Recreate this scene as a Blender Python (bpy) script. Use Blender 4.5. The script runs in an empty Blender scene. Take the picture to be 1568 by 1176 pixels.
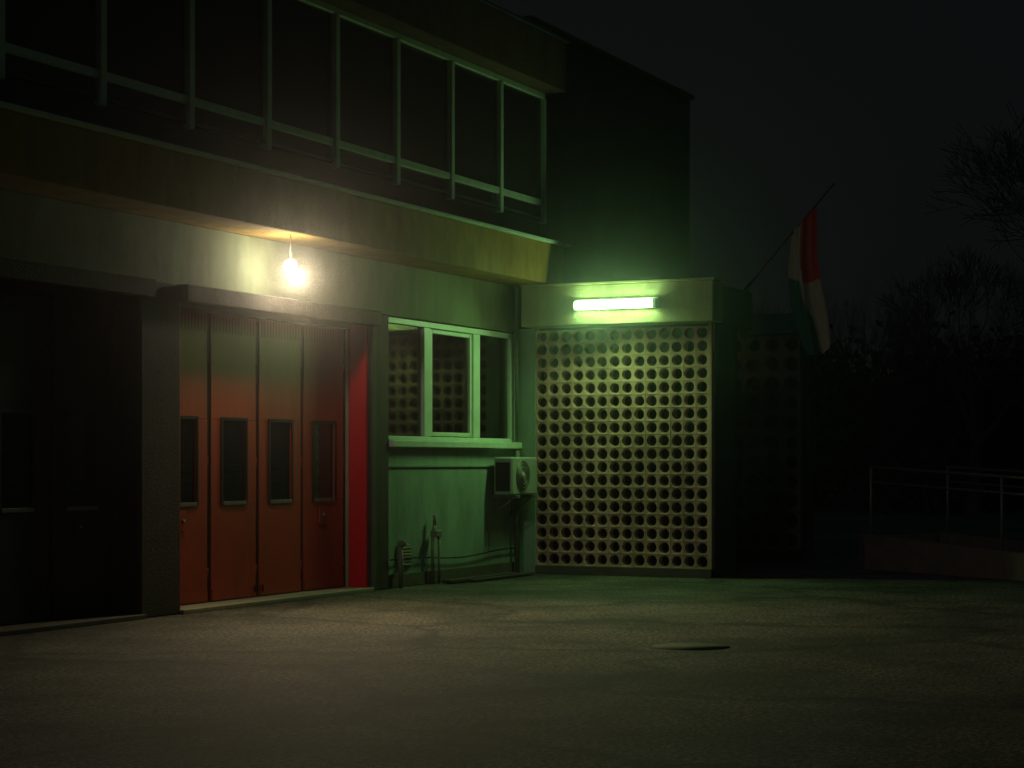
import bpy, bmesh, math, random
from mathutils import Vector, Matrix
random.seed(7)
scene=bpy.context.scene
scene.view_settings.view_transform='Standard'
scene.view_settings.look='None'
scene.view_settings.exposure=0
col=scene.collection

# ---------------------------------------------------------------- materials
def mat(name,color,rough=.7,var=.25,scale=3.0,bump=.15,bscale=40,metal=0,stain=0.0,spec=.4):
    m=bpy.data.materials.new(name); m.use_nodes=True
    nt=m.node_tree; N=nt.nodes; L=nt.links
    b=N['Principled BSDF']
    b.inputs['Roughness'].default_value=rough
    b.inputs['Metallic'].default_value=metal
    b.inputs['Specular IOR Level'].default_value=spec
    tc=N.new('ShaderNodeTexCoord')
    n1=N.new('ShaderNodeTexNoise'); n1.inputs['Scale'].default_value=scale; n1.inputs['Detail'].default_value=4; n1.inputs['Roughness'].default_value=.65
    L.new(tc.outputs['Object'],n1.inputs['Vector'])
    r=N.new('ShaderNodeValToRGB')
    c=color
    lo=tuple(max(0,x*(1-var)) for x in c)+(1,); hi=tuple(min(1,x*(1+var)) for x in c)+(1,)
    r.color_ramp.elements[0].color=lo; r.color_ramp.elements[0].position=.3
    r.color_ramp.elements[1].color=hi; r.color_ramp.elements[1].position=.7
    L.new(n1.outputs['Fac'],r.inputs['Fac'])
    out=r.outputs['Color']
    if stain>0:
        mp=N.new('ShaderNodeMapping'); mp.inputs['Scale'].default_value=(3.1,3.1,.9)
        L.new(tc.outputs['Object'],mp.inputs['Vector'])
        n3=N.new('ShaderNodeTexNoise'); n3.inputs['Scale'].default_value=1.1; n3.inputs['Detail'].default_value=4; n3.inputs['Roughness'].default_value=.65
        L.new(mp.outputs['Vector'],n3.inputs['Vector'])
        r3=N.new('ShaderNodeValToRGB'); r3.color_ramp.elements[0].position=.42; r3.color_ramp.elements[1].position=.72
        L.new(n3.outputs['Fac'],r3.inputs['Fac'])
        mx=N.new('ShaderNodeMixRGB'); mx.blend_type='MULTIPLY'
        mx.inputs['Color2'].default_value=(1-stain,1-stain*1.05,1-stain*1.1,1)
        L.new(r3.outputs['Color'],mx.inputs['Fac']); L.new(out,mx.inputs['Color1'])
        out=mx.outputs['Color']
    L.new(out,b.inputs['Base Color'])
    if bump>.09:
        n2=N.new('ShaderNodeTexNoise'); n2.inputs['Scale'].default_value=bscale; n2.inputs['Detail'].default_value=2
        L.new(tc.outputs['Object'],n2.inputs['Vector'])
        bp=N.new('ShaderNodeBump'); bp.inputs['Strength'].default_value=bump; bp.inputs['Distance'].default_value=.02
        L.new(n2.outputs['Fac'],bp.inputs['Height']); L.new(bp.outputs['Normal'],b.inputs['Normal'])
    return m

def emis(name,color,strength):
    m=bpy.data.materials.new(name); m.use_nodes=True
    nt=m.node_tree; nt.nodes.clear()
    e=nt.nodes.new('ShaderNodeEmission'); e.inputs['Color'].default_value=(*color,1); e.inputs['Strength'].default_value=strength
    o=nt.nodes.new('ShaderNodeOutputMaterial'); nt.links.new(e.outputs[0],o.inputs['Surface'])
    return m

def glassmat(name,clear=.6,opaque=False):
    m=bpy.data.materials.new(name); m.use_nodes=True
    nt=m.node_tree; N=nt.nodes; L=nt.links; N.clear()
    o=N.new('ShaderNodeOutputMaterial')
    if opaque:
        t=N.new('ShaderNodeBsdfDiffuse'); t.inputs['Color'].default_value=(.012,.018,.015,1)
    else:
        t=N.new('ShaderNodeBsdfTransparent'); t.inputs['Color'].default_value=(clear,clear,clear*.95,1)
    g=N.new('ShaderNodeBsdfGlossy'); g.inputs['Roughness'].default_value=.04; g.inputs['Color'].default_value=(.9,.95,.9,1)
    f=N.new('ShaderNodeFresnel'); f.inputs['IOR'].default_value=1.6
    tc=N.new('ShaderNodeTexCoord'); n=N.new('ShaderNodeTexNoise'); n.inputs['Scale'].default_value=.9; n.inputs['Detail'].default_value=0
    L.new(tc.outputs['Object'],n.inputs['Vector'])
    bp=N.new('ShaderNodeBump'); bp.inputs['Strength'].default_value=.05; bp.inputs['Distance'].default_value=.03
    L.new(n.outputs['Fac'],bp.inputs['Height']); L.new(bp.outputs['Normal'],g.inputs['Normal'])
    mx=N.new('ShaderNodeMixShader'); L.new(f.outputs[0],mx.inputs[0]); L.new(t.outputs[0],mx.inputs[1]); L.new(g.outputs[0],mx.inputs[2])
    L.new(mx.outputs[0],o.inputs['Surface'])
    return m

M={}
M['plaster']=mat('green_grey_plaster',(.30,.42,.31),.85,.10,2.0,.35,60,stain=.3)
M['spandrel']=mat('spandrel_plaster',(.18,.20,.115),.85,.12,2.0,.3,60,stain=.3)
M['fascia']=mat('ochre_fascia_render',(.33,.205,.042),.85,.14,2.2,.5,50,stain=.4)
M['ufascia']=mat('roof_fascia_render',(.12,.085,.05),.9,.18,2.2,.5,50,stain=.3)
M['darkwall']=mat('dark_grey_wall',(.035,.06,.08),.9,.2,1.5,.3,50,stain=.2)
M['pillar']=mat('concrete_pillar',(.065,.045,.035),.8,.2,3,.3,50,stain=.25)
M['concrete']=mat('concrete',(.12,.10,.078),.9,.2,3,.4,40,stain=.2)
M['red']=mat('red_door_paint',(.50,.048,.022),.5,.09,1.6,.06,30,stain=.28)
M['redjamb']=mat('red_jamb_paint',(.80,.012,.03),.45,.10,2,.05,30)
M['unlit_door']=mat('unlit_door_tone',(.014,.012,.015),.7,.15,2,.05,30)  # near-black copy of the door red: shade put into the colour
M['frame']=mat('white_window_frame',(.62,.76,.57),.5,.08,6,.03,30)
M['uframe']=mat('grey_window_frame',(.48,.64,.46),.5,.12,6,.03,30)
M['cream']=mat('cream_paint',(.42,.36,.24),.7,.12,5,.1,40,stain=.2)
M['creamf']=mat('cream_wing_fascia',(.42,.39,.20),.8,.12,3,.3,40,stain=.3)
M['block']=mat('screen_block_concrete',(.60,.37,.26),.9,.28,1.6,.4,60,stain=.38)
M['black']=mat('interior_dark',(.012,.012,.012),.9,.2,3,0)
M['gasket']=mat('black_rubber',(.015,.013,.012),.7,.2,3,0)
M['metal']=mat('galvanised_metal',(.20,.20,.18),.5,.2,12,.05,60,metal=.3)
M['pipe']=mat('painted_pipe',(.18,.20,.135),.6,.2,12,.05,60)
M['acwhite']=mat('ac_casing',(.36,.40,.31),.5,.08,6,.02,60)
M['glass']=glassmat('window_glass',clear=.75)
M['dglass']=glassmat('door_glass',opaque=True)
M['curtain']=mat('curtain_cloth',(.36,.44,.30),.95,.15,8,.05,80)
M['bark']=mat('bark',(.05,.04,.035),.95,.3,4,.05,30)
M['leaf']=mat('dark_foliage',(.02,.024,.018),.95,.3,2,0)
M['fred']=mat('flag_red_cloth',(.38,.02,.03),.9,.1,6,.05,90)
M['fwhite']=mat('flag_white_cloth',(.36,.30,.23),.9,.08,6,.05,90)
M['fgreen']=mat('flag_green_cloth',(.02,.11,.065),.9,.1,6,.05,90)
M['ramp']=mat('ramp_concrete',(.19,.13,.105),.9,.2,3,.3,40,stain=.2)
M['rblock']=mat('rear_block_concrete',(.20,.11,.095),.9,.2,3,.3,40,stain=.2)

def asphalt():
    m=bpy.data.materials.new('asphalt'); m.use_nodes=True
    nt=m.node_tree; N=nt.nodes; L=nt.links; b=N['Principled BSDF']
    tc=N.new('ShaderNodeTexCoord')
    def noise(s,d=6,r=.6):
        n=N.new('ShaderNodeTexNoise'); n.inputs['Scale'].default_value=s; n.inputs['Detail'].default_value=d; n.inputs['Roughness'].default_value=r
        L.new(tc.outputs['Object'],n.inputs['Vector']); return n
    big=noise(.6,6,.75); r1=N.new('ShaderNodeValToRGB')
    r1.color_ramp.elements[0].position=.40; r1.color_ramp.elements[0].color=(.042,.036,.026,1)
    r1.color_ramp.elements[1].position=.60; r1.color_ramp.elements[1].color=(.130,.112,.080,1)
    L.new(big.outputs['Fac'],r1.inputs['Fac'])
    sp=noise(24,4,1.0); r2=N.new('ShaderNodeValToRGB')
    r2.color_ramp.elements[0].position=.46; r2.color_ramp.elements[0].color=(.02,.02,.02,1)
    r2.color_ramp.elements[1].position=.57; r2.color_ramp.elements[1].color=(2.6,2.6,2.6,1)
    L.new(sp.outputs['Fac'],r2.inputs['Fac'])
    mx=N.new('ShaderNodeMixRGB'); mx.blend_type='MULTIPLY'; mx.inputs['Fac'].default_value=1
    L.new(r1.outputs['Color'],mx.inputs['Color1']); L.new(r2.outputs['Color'],mx.inputs['Color2'])
    va=N.new('ShaderNodeVectorMath'); va.operation='SCALE'; va.inputs['Scale'].default_value=1.5
    L.new(big.outputs['Color'],va.inputs[0])
    ad=N.new('ShaderNodeVectorMath'); ad.operation='ADD'; L.new(tc.outputs['Object'],ad.inputs[0]); L.new(va.outputs[0],ad.inputs[1])
    vo=N.new('ShaderNodeTexVoronoi'); vo.feature='DISTANCE_TO_EDGE'; vo.inputs['Scale'].default_value=.24
    L.new(ad.outputs[0],vo.inputs['Vector'])
    r3=N.new('ShaderNodeValToRGB'); r3.color_ramp.elements[0].position=.004; r3.color_ramp.elements[0].color=(.42,.42,.42,1)
    r3.color_ramp.elements[1].position=.03; r3.color_ramp.elements[1].color=(1,1,1,1)
    L.new(vo.outputs['Distance'],r3.inputs['Fac'])
    m2=N.new('ShaderNodeMixRGB'); m2.blend_type='MULTIPLY'; m2.inputs['Fac'].default_value=1
    L.new(mx.outputs['Color'],m2.inputs['Color1']); L.new(r3.outputs['Color'],m2.inputs['Color2'])
    L.new(m2.outputs['Color'],b.inputs['Base Color'])
    b.inputs['Roughness'].default_value=.75
    b.inputs['Specular IOR Level'].default_value=.4
    bp=N.new('ShaderNodeBump'); bp.inputs['Strength'].default_value=.7; bp.inputs['Distance'].default_value=.025
    L.new(sp.outputs['Fac'],bp.inputs['Height'])
    L.new(bp.outputs['Normal'],b.inputs['Normal'])
    return m
M['asphalt']=asphalt()

# ---------------------------------------------------------------- helpers
def empty(name,loc=(0,0,0)):
    e=bpy.data.objects.new(name,None); col.objects.link(e); e.location=loc; e.empty_display_size=.3
    return e
def link(name,me,m,parent=None):
    o=bpy.data.objects.new(name,me); col.objects.link(o)
    for mm in (m if isinstance(m,(list,tuple)) else [m]): me.materials.append(mm)
    if parent: o.parent=parent
    return o
def box(name,x0,x1,y0,y1,z0,z1,m,parent=None,bev=.006):
    bm=bmesh.new(); bmesh.ops.create_cube(bm,size=1)
    bmesh.ops.scale(bm,vec=(x1-x0,y1-y0,z1-z0),verts=bm.verts)
    bmesh.ops.translate(bm,vec=((x0+x1)/2,(y0+y1)/2,(z0+z1)/2),verts=bm.verts)
    if bev>0 and min(x1-x0,y1-y0,z1-z0)>bev*3:
        bmesh.ops.bevel(bm,geom=bm.edges[:],offset=bev,segments=1,affect='EDGES')
    me=bpy.data.meshes.new(name); bm.to_mesh(me); bm.free()
    return link(name,me,m,parent)
def tube(name,pts,r,m,parent=None,seg=10,radii=None):
    bm=bmesh.new()
    for i in range(len(pts)-1):
        a=Vector(pts[i]); b=Vector(pts[i+1]); d=b-a
        if d.length<1e-6: continue
        q=d.to_track_quat('Z','Y').to_matrix().to_4x4()
        mt=Matrix.Translation((a+b)/2)@q
        bmesh.ops.create_cone(bm,cap_ends=True,segments=seg,radius1=r,radius2=r,depth=d.length,matrix=mt)
        if i>0: bmesh.ops.create_uvsphere(bm,u_segments=seg,v_segments=6,radius=r,matrix=Matrix.Translation(a))
    me=bpy.data.meshes.new(name); bm.to_mesh(me); bm.free()
    for p in me.polygons: p.use_smooth=True
    return link(name,me,m,parent)

# ---------------------------------------------------------------- ground
me=bpy.data.meshes.new('ground'); me.from_pydata([(-300,-300,0),(400,-300,0),(400,400,0),(-300,400,0)],[],[(0,1,2,3)])
link('asphalt_ground',me,M['asphalt'])

# ---------------------------------------------------------------- building
B=empty('fire_station_building')
XL=3.0
box('rear_core',XL,31.4,12.6,20,0,7.5,M['darkwall'],B)
box('end_wall',24.8,31.4,11.3,12.6,0,7.55,M['darkwall'],B)
box('roof_coping',24.86,31.46,11.24,20,7.55,7.63,M['darkwall'],B)
box('parapet',XL,24.8,11.4,12.6,7.2,7.56,M['darkwall'],B)
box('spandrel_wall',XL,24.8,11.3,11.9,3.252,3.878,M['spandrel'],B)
box('first_floor_fascia',XL,24.78,10.73,12.6,3.88,4.42,M['fascia'],B,.01)
box('fascia_cap',XL,24.86,10.66,11.08,4.422,4.462,M['uframe'],B,.005)
box('roof_fascia',XL,24.86,10.73,12.6,6.53,7.2,M['ufascia'],B,.01)
box('roof_fascia_cap',XL,24.92,10.68,11.6,7.202,7.235,M['darkwall'],B,.005)
box('under_window_panel',XL,24.8,11.10,11.3,4.464,4.80,M['darkwall'],B)
box('window_end_panel',24.80,24.86,11.0,11.3,4.464,6.53,M['darkwall'],B)
BAY=[(16.46,20.30,False),(11.96,15.80,True),(7.46,11.30,True)]
for (a,b) in [(15.80,16.46),(11.30,11.96),(XL,7.46),(20.30,20.78)]:
    box('pillar',a,b,11.25,11.9,0,3.25,M['pillar'],B,.015)
box('pillar_edge_trim',20.32,20.42,11.22,11.248,0,3.24,M['concrete'],B,.004)
for (a,b,dark) in BAY:  # dark bays get darker copies of the materials, standing in for shade
    P=M['unlit_door'] if dark else M['red']
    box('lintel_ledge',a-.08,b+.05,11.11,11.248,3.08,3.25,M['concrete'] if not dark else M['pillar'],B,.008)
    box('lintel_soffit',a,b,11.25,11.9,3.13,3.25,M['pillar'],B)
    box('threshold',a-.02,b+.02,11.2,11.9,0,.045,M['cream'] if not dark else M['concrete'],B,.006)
    box('side_jamb',b-.04,b-.001,11.27,11.50,.046,3.128,M['redjamb'] if not dark else M['unlit_door'],B,.004)
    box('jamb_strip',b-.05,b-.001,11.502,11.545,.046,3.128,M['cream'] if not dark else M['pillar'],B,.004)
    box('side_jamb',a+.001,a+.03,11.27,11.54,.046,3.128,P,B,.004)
    box('door_track',a+.03,b-.05,11.47,11.545,3.05,3.128,M['gasket'],B,.004)
    w=(b-a-.09)/4
    for i in range(4):
        x0=a+.035+i*w+.035; x1=a+.035+(i+1)*w-.035
        if i==3: x1+=.02
        D=empty('folding_leaf'); D.parent=B
        y0,y1=11.56,11.60
        wx0=x0+.20; wx1=x1-.20; z0,z1=1.08,1.95
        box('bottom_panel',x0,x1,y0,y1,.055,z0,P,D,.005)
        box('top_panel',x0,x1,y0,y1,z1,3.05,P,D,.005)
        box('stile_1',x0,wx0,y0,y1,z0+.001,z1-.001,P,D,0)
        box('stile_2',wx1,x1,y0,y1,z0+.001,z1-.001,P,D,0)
        box('door_glass',wx0,wx1,11.58,11.586,z0,z1,M['dglass'],D,0)
        for (q0,q1,r0,r1) in [(wx0-.025,wx0+.012,z0-.025,z1+.025),(wx1-.012,wx1+.025,z0-.025,z1+.025)]:
            box('glazing_bead',q0,q1,11.545,11.559,r0,r1,M['gasket'],D,.003)
        box('glazing_bead',wx0+.012,wx1-.012,11.545,11.559,z1-.01,z1+.025,M['gasket'],D,.003)
        box('glazing_bead',wx0+.012,wx1-.012,11.54,11.559,z0-.03,z0+.01,M['metal'],D,.003)
        for j in range(14):
            xx=x0+.05+j*(x1-x0-.10)/13
            box('top_groove',xx-.005,xx+.005,11.557,11.5595,2.86,3.04,M['pillar'],D,0)
        box('kick_rail',x0+.01,x1-.01,11.55,11.559,.06,.17,P,D,.003)
        if i in (0,3):
            box('lock_plate',x0+.32,x0+.46,11.54,11.559,.80,1.0,P,D,.004)
            tube('lock_cylinder',[(x0+.39,11.54,.9),(x0+.39,11.52,.9)],.022,M['metal'],D)
        if i<3:
            box('rubber_seal',x1+.004,x1+.066,11.575,11.595,.055,3.02,M['gasket'],B,0)
        for zz in (.35,1.5,2.6):
            tube('hinge',[(x1+.02,11.572,zz-.05),(x1+.02,11.572,zz+.05)],.010,P,D,8)
        if i in (1,2): tube('floor_bolt',[(x0+.04+(x1-x0-.08)*(i==1),11.54,.10),(x0+.04+(x1-x0-.08)*(i==1),11.54,.18)],.010,M['gasket'],D,8)
# office wall + window
box('office_wall',20.78,24.8,11.3,11.6,0,1.68,M['plaster'],B,0)
box('office_plinth',20.80,24.44,11.27,11.298,0,.16,M['concrete'],B,.006)
box('wall_ledge',20.80,24.44,11.275,11.298,1.44,1.475,M['plaster'],B,.004)
box('corner_jamb',24.42,24.8,11.3,11.6,1.68,3.25,M['plaster'],B,0)
W=empty('office_window'); W.parent=B
box('sill',20.79,24.46,11.20,11.45,1.682,1.765,M['frame'],W,.008)
zb,zt=1.767,3.235
def fr(n,x0,x1,z0,z1,ya=11.31,yb=11.40): box(n,x0,x1,ya,yb,z0,z1,M['frame'],W,.006)
fr('head',20.785,24.40,zt-.07,zt); fr('bottom_rail',20.785,24.40,zb,zb+.05)
fr('jamb_left',20.785,20.85,zb+.052,zt-.072); fr('jamb_right',24.33,24.40,zb+.052,zt-.072)
fr('mullion_1',21.80,21.98,zb+.052,zt-.072); fr('mullion_2',23.18,23.38,zb+.052,zt-.072)
fr('sash_left',22.0,22.05,zb+.06,zt-.08,11.325,11.39); fr('sash_right',23.11,23.16,zb+.06,zt-.08,11.325,11.39)
fr('sash_top',22.052,23.108,zt-.13,zt-.08,11.325,11.39); fr('sash_bottom',22.052,23.108,zb+.06,zb+.11,11.325,11.39)
box('pane',20.85,24.33,11.36,11.366,zb+.05,zt-.07,M['glass'],W,0)
vs=[];fs=[];n=160
for i in range(n+1):
    x=20.8+3.6*i/n; y=11.46+.035*math.sin(i*.9)+.015*math.sin(i*2.3)
    vs+=[(x,y,1.7),(x,y,3.25)]
for i in range(n): fs.append((2*i,2*i+2,2*i+3,2*i+1))
me=bpy.data.meshes.new('curtain'); me.from_pydata(vs,[],fs); link('curtain',me,M['curtain'],W)
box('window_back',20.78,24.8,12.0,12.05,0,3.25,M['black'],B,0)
# upper windows
U=empty('upper_window_band'); U.parent=B
mx=[24.82-1.42*i for i in range(0,15)]
mx=[x for x in mx if x>XL]
for i,x in enumerate(mx):
    box('mullion',x-.045 if i else x-.06,x+.045 if i else x-.005,11.0,11.098,4.75,6.45,M['uframe'],U,.006)
box('head_rail',XL,24.80,11.01,11.095,6.452,6.527,M['uframe'],U,.006)
for i in range(len(mx)-1):
    a=mx[i+1]+.047; b=mx[i]-(.047 if i else .062)
    box('transom',a,b,11.015,11.09,4.99,5.07,M['uframe'],U,.006)
    box('bottom_frame',a,b,11.03,11.09,4.81,4.84,M['darkwall'],U,.004)
    box('side_bead',a,a+.025,11.03,11.058,5.072,6.45,M['darkwall'],U,.003)
box('upper_glass',XL,24.8,11.06,11.066,4.80,6.5,M['dglass'],U,0)
# wing
box('corner_pier',24.45,24.6,11.0,11.298,0,3.3,M['plaster'],B,.006)
box('edge_pier',24.45,24.57,8.50,8.548,0,3.3,M['block'],B,.004)
box('screen_plinth',24.43,24.6,8.50,10.998,0,.12,M['concrete'],B,.006)
box('wing_slab',24.2,24.6,8.40,11.1,3.31,3.84,M['creamf'],B,.012)
box('wing_roof',24.602,26.0,8.46,11.1,3.31,3.82,M['darkwall'],B,.012)  # rear of slab in the dark wall colour so its side looks unlit
box('wing_coping',24.17,24.7,8.37,11.1,3.842,3.87,M['creamf'],B,.004)
box('wing_side_wall',24.6,25.4,8.50,8.62,0,3.308,M['darkwall'],B)
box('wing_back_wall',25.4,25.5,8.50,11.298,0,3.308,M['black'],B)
def screen(name,origin,du,nu,nv,s,r,th,m,parent):
    bm=bmesh.new(); K=16
    o=Vector(origin); du=Vector(du); dv=Vector((0,0,1)); dn=Vector((1,0,0))
    g=.0012
    for i in range(nu):
        for j in range(nv):
            c=o+du*(s*(i+.5))+dv*(s*(j+.5)); h=s/2-g
            off=random.uniform(-.003,.003); rr=r*random.uniform(.96,1.04)
            jx=random.uniform(-.003,.003); jz=random.uniform(-.003,.003)
            lo=[];li=[];bo=[];bi=[]
            for k in range(K):
                a=2*math.pi*k/K
                ca,sa=math.cos(a),math.sin(a); q=h/max(abs(ca),abs(sa))
                po=c+du*(ca*q)+dv*(sa*q)+dn*off; pi=c+du*(ca*rr+jx)+dv*(sa*rr+jz)+dn*off
                lo.append(bm.verts.new(po)); li.append(bm.verts.new(pi+dn*.004))
                bo.append(bm.verts.new(po+dn*th)); bi.append(bm.verts.new(c+du*(ca*rr*.94)+dv*(sa*rr*.94)+dn*th))
            for k in range(K):
                k2=(k+1)%K
                bm.faces.new((lo[k],lo[k2],li[k2],li[k])); bm.faces.new((li[k],li[k2],bi[k2],bi[k]))
                bm.faces.new((bi[k],bi[k2],bo[k2],bo[k])); bm.faces.new((bo[k],bo[k2],lo[k2],lo[k]))
    bmesh.ops.recalc_face_normals(bm,faces=bm.faces)
    me=bpy.data.meshes.new(name); bm.to_mesh(me); bm.free()
    return link(name,me,m,parent)
screen('breeze_block_screen',(24.46,10.998,.12),(0,-1,0),14,18,.175,.071,.11,M['block'],B)
screen('rear_block_screen',(28.5,9.98,.2),(0,-1,0),5,11,.29,.105,.12,M['rblock'],B)
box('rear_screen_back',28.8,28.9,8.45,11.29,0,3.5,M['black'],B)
box('rear_screen_head',28.4,29.0,8.42,11.29,3.4,3.7,M['darkwall'],B)

# ---------------------------------------------------------------- lamps
FL=empty('fluorescent_lamp'); 
box('housing',24.145,24.198,9.12,10.32,3.50,3.64,M['acwhite'],FL,.006)
bm=bmesh.new()
bmesh.ops.create_cone(bm,cap_ends=True,segments=20,radius1=.052,radius2=.052,depth=1.08,matrix=Matrix.Translation((24.093,9.72,3.56))@Matrix.Rotation(math.pi/2,4,'X'))
me=bpy.data.meshes.new('tube'); bm.to_mesh(me); bm.free()
link('diffuser_tube',me,emis('fluorescent_emission',(.54,1.0,.42),32),FL)
box('end_cap',24.05,24.143,9.13,9.175,3.50,3.62,M['acwhite'],FL,.004)
box('end_cap',24.05,24.143,10.265,10.31,3.50,3.62,M['acwhite'],FL,.004)
al=bpy.data.lights.new('tube_light','AREA'); al.shape='RECTANGLE'; al.size=1.05; al.size_y=.08; al.energy=50; al.color=(.42,1.0,.30)
ao=bpy.data.objects.new('tube_light',al); col.objects.link(ao); ao.location=(24.03,9.72,3.54)
d=Vector((-1,-.4,-1.2)).normalized()
zx=-d; xx=Vector((0,1,0)); xx=(xx-zx*xx.dot(zx)).normalized(); yx=zx.cross(xx)
ao.rotation_euler=Matrix((xx,yx,zx)).transposed().to_euler(); ao.parent=FL

WL=empty('soffit_lamp')
tube('stem',[(17.9,10.86,3.878),(17.9,10.86,3.62)],.006,M['cream'],WL)
tube('socket',[(17.9,10.86,3.63),(17.9,10.86,3.60)],.02,M['cream'],WL)
bm=bmesh.new(); bmesh.ops.create_uvsphere(bm,u_segments=24,v_segments=14,radius=.066,matrix=Matrix.Translation((17.9,10.86,3.545)))
me=bpy.data.meshes.new('bulb'); bm.to_mesh(me); bm.free()
for p in me.polygons: p.use_smooth=True
link('bulb',me,emis('bulb_emission',(1.0,.91,.72),215),WL)
sp=bpy.data.lights.new('bulb_beam','SPOT'); sp.energy=430; sp.spot_size=math.radians(142); sp.spot_blend=1.0; sp.color=(1,.78,.47); sp.shadow_soft_size=.03
so=bpy.data.objects.new('bulb_beam',sp); col.objects.link(so); so.location=(17.9,10.80,3.44)
so.rotation_euler=Vector((-.35,-1,-.7)).to_track_quat('-Z','Y').to_euler(); so.parent=WL

# ---------------------------------------------------------------- AC
A=empty('air_conditioner')
box('casing',23.6,24.40,10.95,11.22,1.07,1.57,M['acwhite'],A,.02)
bm=bmesh.new()
cx,cz=23.92,1.32
for rr in (.06,.11,.16,.2):
    K=28
    for k in range(K):
        a=2*math.pi*k/K; b=2*math.pi*(k+1)/K
        p=Vector((cx+rr*math.cos(a),10.935,cz+rr*math.sin(a))); q=Vector((cx+rr*math.cos(b),10.935,cz+rr*math.sin(b))); d=q-p
        bmesh.ops.create_cone(bm,cap_ends=False,segments=5,radius1=.005,radius2=.005,depth=d.length,matrix=Matrix.Translation((p+q)/2)@d.to_track_quat('Z','Y').to_matrix().to_4x4())
me=bpy.data.meshes.new('fan_guard'); bm.to_mesh(me); bm.free(); link('fan_guard',me,M['metal'],A)
tube('fan_opening',[(cx,10.949,cz),(cx,10.944,cz)],.205,M['pipe'],A,28)
tube('fan_hub',[(cx,10.945,cz),(cx,10.93,cz)],.05,M['acwhite'],A,14)
box('side_coil',23.592,23.599,10.985,11.19,1.12,1.50,M['gasket'],A,0)
for xx in (23.72,24.25):
    box('bracket_arm',xx-.02,xx+.02,10.90,11.295,1.03,1.067,M['metal'],A,.003)
    box('bracket_post',xx-.02,xx+.02,11.27,11.297,.78,1.028,M['metal'],A,.003)
    tube('bracket_brace',[(xx,10.98,1.03),(xx,11.28,.82)],.012,M['metal'],A)
tube('coolant_pipe',[(24.40,11.12,1.2),(24.43,11.12,1.2),(24.43,11.24,1.15),(24.43,11.26,.1)],.018,M['pipe'],A)

# ---------------------------------------------------------------- pipes etc
G=empty('gas_pipe')
tube('riser',[(21.85,11.22,0),(21.85,11.22,.62),(21.9,11.22,.72),(21.9,11.22,.85)],.022,M['pipe'],G)
tube('riser_2',[(21.98,11.2,.0),(21.98,11.2,.55),(21.9,11.2,.62)],.016,M['pipe'],G)
box('valve',21.83,21.99,11.16,11.25,.58,.66,M['pipe'],G,.01)
G2=empty('standpipe')
tube('pipe',[(20.98,11.2,0),(20.98,11.2,.50),(20.98,11.15,.55)],.028,M['pipe'],G2)
tube('pipe_side',[(21.1,11.24,.28),(20.98,11.2,.28)],.02,M['pipe'],G2)
box('valve_head',20.94,21.02,11.14,11.23,.50,.57,M['pipe'],G2,.012)
V=empty('wall_vent'); 
box('vent_frame',21.05,21.40,11.275,11.299,.24,.50,M['pipe'],V,.004)
for k in range(6): box('slat',21.07,21.38,11.258,11.274,.26+k*.04,.282+k*.04,M['cream'],V,.002)
C=empty('wall_cable')
pts=[]
for i in range(31):
    t=i/30; pts.append((20.82+3.6*t,11.255,.34+.06*math.sin(t*9)*.3-.03*math.sin(t*3.1)))
tube('cable',pts,.009,M['gasket'],C,6)
DP=empty('drain_pipe'); tube('downpipe',[(24.30,11.2,.0),(24.30,11.2,1.66)],.03,M['pipe'],DP); 
tube('upper_downpipe',[(24.36,11.24,1.78),(24.36,11.24,3.86)],.022,M['pipe'],DP)
WB=empty('wooden_board'); box('plank',21.9,23.9,10.98,11.12,.012,.05,M['pillar'],WB,.004); box('plank_2',22.3,24.1,10.86,10.96,.01,.04,M['pillar'],WB,.004)
GP=empty('ground_patch')
tube('patch_disc',[(15.3,5.5,0),(15.3,5.5,.004)],.32,mat('pale_patch',(.085,.12,.055),.8,.45,9,.25,50),GP,32)  # flat greenish disc for a pale patch on the asphalt

# ---------------------------------------------------------------- flag
F=empty('flag')
tube('pole',[(25.65,8.47,3.80),(25.65,7.21,5.19)],.013,M['pillar'],F)
tube('pole_socket',[(25.65,8.46,3.81),(25.65,8.36,3.92)],.026,M['pillar'],F)
def Yp(px): return 7.55-(px-1240)*.0095
def Zp(py): return 1.5+(708-py)*.00865
def interp(tab,v):
    for (a,b),(c,d) in zip(tab,tab[1:]):
        if v<=c: return b+(d-b)*(v-a)/(c-a)
    return tab[-1][1]
Lt=[(0,1212),(.3,1208),(.6,1211),(.8,1220),(1,1233)]
Rt=[(0,1250),(.35,1252),(.6,1260),(.8,1270),(1,1274)]
nr,nc=60,36; vs=[];fs=[];mi=[]
for i in range(nr+1):
    t=i/nr
    for j in range(nc+1):
        s=j/nc
        h=interp(Lt,t)*(1-s)+interp(Rt,t)*s
        top=357-41*s; bot=540+10*math.sin(s*3.1)-s*14
        z=top+(bot-top)*t
        x=25.65-.02+.07*math.sin(s*9.5+t*1.2)*(.25+t*.9)+.03*math.sin(s*21+t*2)
        vs.append((x,Yp(h),Zp(z)))
for i in range(nr):
    for j in range(nc):
        a=i*(nc+1)+j; fs.append((a,a+1,a+nc+2,a+nc+1))
        s=(j+.5)/nc; t=(i+.5)/nr
        if s>.42+.25*max(0,t-.1) and t<.42+.1*s: k=0
        elif s<.52+.05*t-.9*max(0,.75-t)*.55 and t>.36+.2*s: k=2
        else: k=1
        mi.append(k)
me=bpy.data.meshes.new('cloth'); me.from_pydata(vs,[],fs)
o=link('cloth',me,[M['fred'],M['fwhite'],M['fgreen']],F)
for p,k in zip(me.polygons,mi): p.material_index=k; p.use_smooth=True

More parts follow.
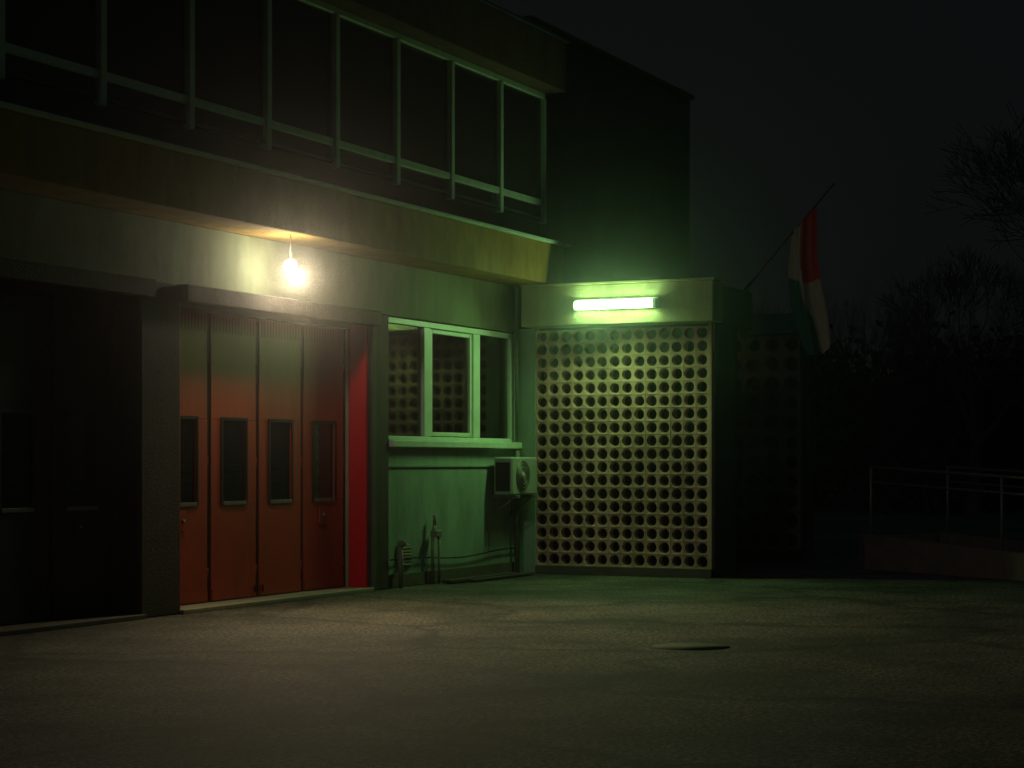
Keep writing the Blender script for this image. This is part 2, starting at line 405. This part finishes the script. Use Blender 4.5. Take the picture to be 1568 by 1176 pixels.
# ---------------------------------------------------------------- ramp & railing
R=empty('wheelchair_ramp')
P1=Vector((27.49,7.28,0)); D=Vector((-.605,-.796,0)); Nn=Vector((.796,-.605,0))
def wall(name,a,b,za,zb,th,m,parent):
    vs=[]
    for p,z in((a,za),(b,zb)):
        for q in (p,p+Nn*th): vs+=[(q.x,q.y,0),(q.x,q.y,z)]
    fs=[(0,1,3,2),(4,6,7,5),(0,4,5,1),(2,3,7,6),(1,5,7,3)]
    me=bpy.data.meshes.new(name); me.from_pydata(vs,[],fs); 
    bm=bmesh.new(); bm.from_mesh(me); bmesh.ops.recalc_face_normals(bm,faces=bm.faces); bm.to_mesh(me); bm.free()
    return link(name,me,m,parent)
a=P1-D*.12; b=P1+D*8
wall('front_kerb_wall',a,b,.49,.14,.16,M['ramp'],R)
wall('ramp_slab',P1+Nn*.17,b+Nn*.17,.36,.03,1.2,M['ramp'],R)
wall('rear_kerb_wall',a+Nn*1.38,b+Nn*1.38,.49,.14,.16,M['ramp'],R)
wall('end_wall',P1-D*.14,P1-D*.02,.47,.47,1.3,M['ramp'],R)
HR=empty('handrail')
def zt_(s): return .485-.0433*s
for off in (.08,1.46):
    for hgt in (.95,.74):
        p=P1+Nn*off; q=p+D*7.8
        tube('rail',[(p.x,p.y,zt_(0)+hgt),(q.x,q.y,zt_(7.8)+hgt)],.02 if hgt>.9 else .015,M['metal'],HR)
    for s in (0.02,2.71,5.4,7.8):
        p=P1+Nn*off+D*s
        tube('post',[(p.x,p.y,zt_(s)-.02),(p.x,p.y,zt_(s)+.95)],.02,M['metal'],HR)

# ---------------------------------------------------------------- trees
def grow(segs,p,d,l,r,depth,maxd,spread=.55,up=.12):
    n=2; q=p
    for i in range(n):
        dd=(d+Vector((random.gauss(0,.10),random.gauss(0,.10),random.gauss(0,.06)+up*.3))).normalized()
        q2=q+dd*(l/n); r2=r*(1-.18)
        segs.append((q,q2,r,r2)); q=q2; r=r2; d=dd
    if depth>=maxd: return
    for i in range(3):
        ax=Vector((random.gauss(0,1),random.gauss(0,1),random.gauss(0,1))).cross(d)
        if ax.length<1e-3: continue
        ax.normalize()
        ang=random.uniform(.3,1)*spread if i else random.uniform(0,.3)*spread
        nd=(Matrix.Rotation(ang,3,ax)@d); nd.z+=up; nd.normalize()
        grow(segs,q,nd,l*random.uniform(.66,.88),r*random.uniform(.55,.75),depth+1,maxd,spread,up)
def segmesh(name,segs,m,leaves=None):
    vs=[];fs=[];mi=[]
    for a,b,r0,r1 in segs:
        d=(b-a).normalized(); u=d.orthogonal().normalized(); w=d.cross(u); k=3 if r0<.03 else 6
        i0=len(vs)
        for j in range(k):
            t=2*math.pi*j/k; o=u*math.cos(t)+w*math.sin(t)
            vs.append(a+o*r0); vs.append(b+o*r1)
        for j in range(k):
            j2=(j+1)%k; fs.append((i0+2*j,i0+2*j2,i0+2*j2+1,i0+2*j+1)); mi.append(0)
    if leaves:
        for c,s in leaves:
            n=Vector((random.gauss(0,1),random.gauss(0,1),random.gauss(0,1))).normalized(); u=n.orthogonal().normalized()*s; w=n.cross(u)
            i0=len(vs); vs+= [c+u,c+w*.6,c-u,c-w*.6]; fs.append((i0,i0+1,i0+2,i0+3)); mi.append(1)
    me=bpy.data.meshes.new(name); me.from_pydata([tuple(v) for v in vs],[],fs)
    o=link(name,me,[m,M['leaf']] if leaves else m)
    for p,k in zip(me.polygons,mi): p.material_index=k
    return o
FW=Vector((.907,.421,0)); RT=Vector((.421,-.907,0))
for (d,px,h) in ((40,1605,2.3),(52,1490,1.9)):
    segs=[]; r=(px-784)/3050*d; base=FW*d+RT*r
    grow(segs,base,Vector((0,0,1)),h,.2,0,7,.85,.07)
    segs=[(a_,b_,max(x,.008),max(y,.006)) for a_,b_,x,y in segs]
    segmesh('bare_tree',segs,M['bark'])
segs=[];leaves=[]
for i in range(26):
    d=random.uniform(58,75); px=1080+i*32+random.uniform(-12,12); r=(px-784)/3050*d
    base=FW*d+RT*r
    grow(segs,base,Vector((0,0,1)),random.uniform(1.6,2.1),.16,0,5,.6,.18)
    for c in range(9):
        cc=base+Vector((random.gauss(0,1.3),random.gauss(0,1.3),random.uniform(.2,4.6)))
        for k in range(170):
            leaves.append((cc+Vector((random.gauss(0,.75),random.gauss(0,.75),random.gauss(0,.6))),random.uniform(.08,.2)))
segmesh('distant_trees',segs,M['bark'],leaves)
vs=[];fs=[];n=60
for i in range(n+1):
    rr=-10+80*i/n; p=FW*78+RT*rr
    h=4.2+1.0*math.sin(i*.7)+.6*math.sin(i*1.9+1)
    q=p+FW*14
    vs+=[(p.x,p.y,0),(q.x-FW.x*7,q.y-FW.y*7,h),(q.x+FW.x*6,q.y+FW.y*6,0)]
for i in range(n):
    for k in (0,1): fs.append((3*i+k,3*i+3+k,3*i+4+k,3*i+1+k))
me=bpy.data.meshes.new('wooded_bank'); me.from_pydata(vs,[],fs); link('wooded_bank',me,M['leaf'])

# ---------------------------------------------------------------- scatter volume added for lamp halos: forward-scattering, homogeneous over the whole yard
m=bpy.data.materials.new('halo_volume'); m.use_nodes=True; nt=m.node_tree; nt.nodes.clear()
v=nt.nodes.new('ShaderNodeVolumeScatter'); v.inputs['Density'].default_value=.0023; v.inputs['Anisotropy'].default_value=.972
oo=nt.nodes.new('ShaderNodeOutputMaterial'); nt.links.new(v.outputs[0],oo.inputs['Volume'])
box('halo_volume',-4,34,-12,16,-.5,6.5,m,None,0)

# ---------------------------------------------------------------- world
w=bpy.data.worlds.new('World'); scene.world=w; w.use_nodes=True
nt=w.node_tree; N=nt.nodes; L=nt.links; bg=N['Background']
tc=N.new('ShaderNodeTexCoord'); sx=N.new('ShaderNodeSeparateXYZ'); L.new(tc.outputs['Generated'],sx.inputs[0])
rp=N.new('ShaderNodeValToRGB'); e=rp.color_ramp.elements
e[0].position=0; e[0].color=(.0034,.0039,.0041,1); e[1].position=.35; e[1].color=(.0036,.0043,.0047,1)
e2=rp.color_ramp.elements.new(1.0); e2.color=(.0036,.0080,.0155,1)
L.new(sx.outputs['Z'],rp.inputs['Fac'])
nz=N.new('ShaderNodeTexNoise'); nz.inputs['Scale'].default_value=3; nz.inputs['Detail'].default_value=4; L.new(tc.outputs['Generated'],nz.inputs['Vector'])
r2=N.new('ShaderNodeValToRGB'); r2.color_ramp.elements[0].color=(.7,.7,.7,1); r2.color_ramp.elements[1].color=(1.25,1.25,1.25,1); L.new(nz.outputs['Fac'],r2.inputs['Fac'])
mm=N.new('ShaderNodeMixRGB'); mm.blend_type='MULTIPLY'; mm.inputs['Fac'].default_value=1
L.new(rp.outputs['Color'],mm.inputs['Color1']); L.new(r2.outputs['Color'],mm.inputs['Color2'])
L.new(mm.outputs['Color'],bg.inputs['Color']); bg.inputs['Strength'].default_value=1.0

sl=bpy.data.lights.new('dim_fill_sun','SUN'); sl.energy=.04; sl.angle=math.radians(5); sl.color=(.75,.9,1.0)  # added dim fill, aimed to brighten flag and railing, no source modelled
so=bpy.data.objects.new('dim_fill_sun',sl); col.objects.link(so)
so.rotation_euler=Vector((1,.05,-.45)).to_track_quat('-Z','Y').to_euler()

# ---------------------------------------------------------------- camera
cd=bpy.data.cameras.new('camera'); cam=bpy.data.objects.new('camera',cd); col.objects.link(cam)
cam.location=(0,0,1.5); cam.rotation_euler=(math.radians(90),0,math.radians(24.9-90))
cd.lens=70.0; cd.sensor_width=36; cd.shift_y=.0765; cd.clip_start=.05; cd.clip_end=1000
scene.camera=cam
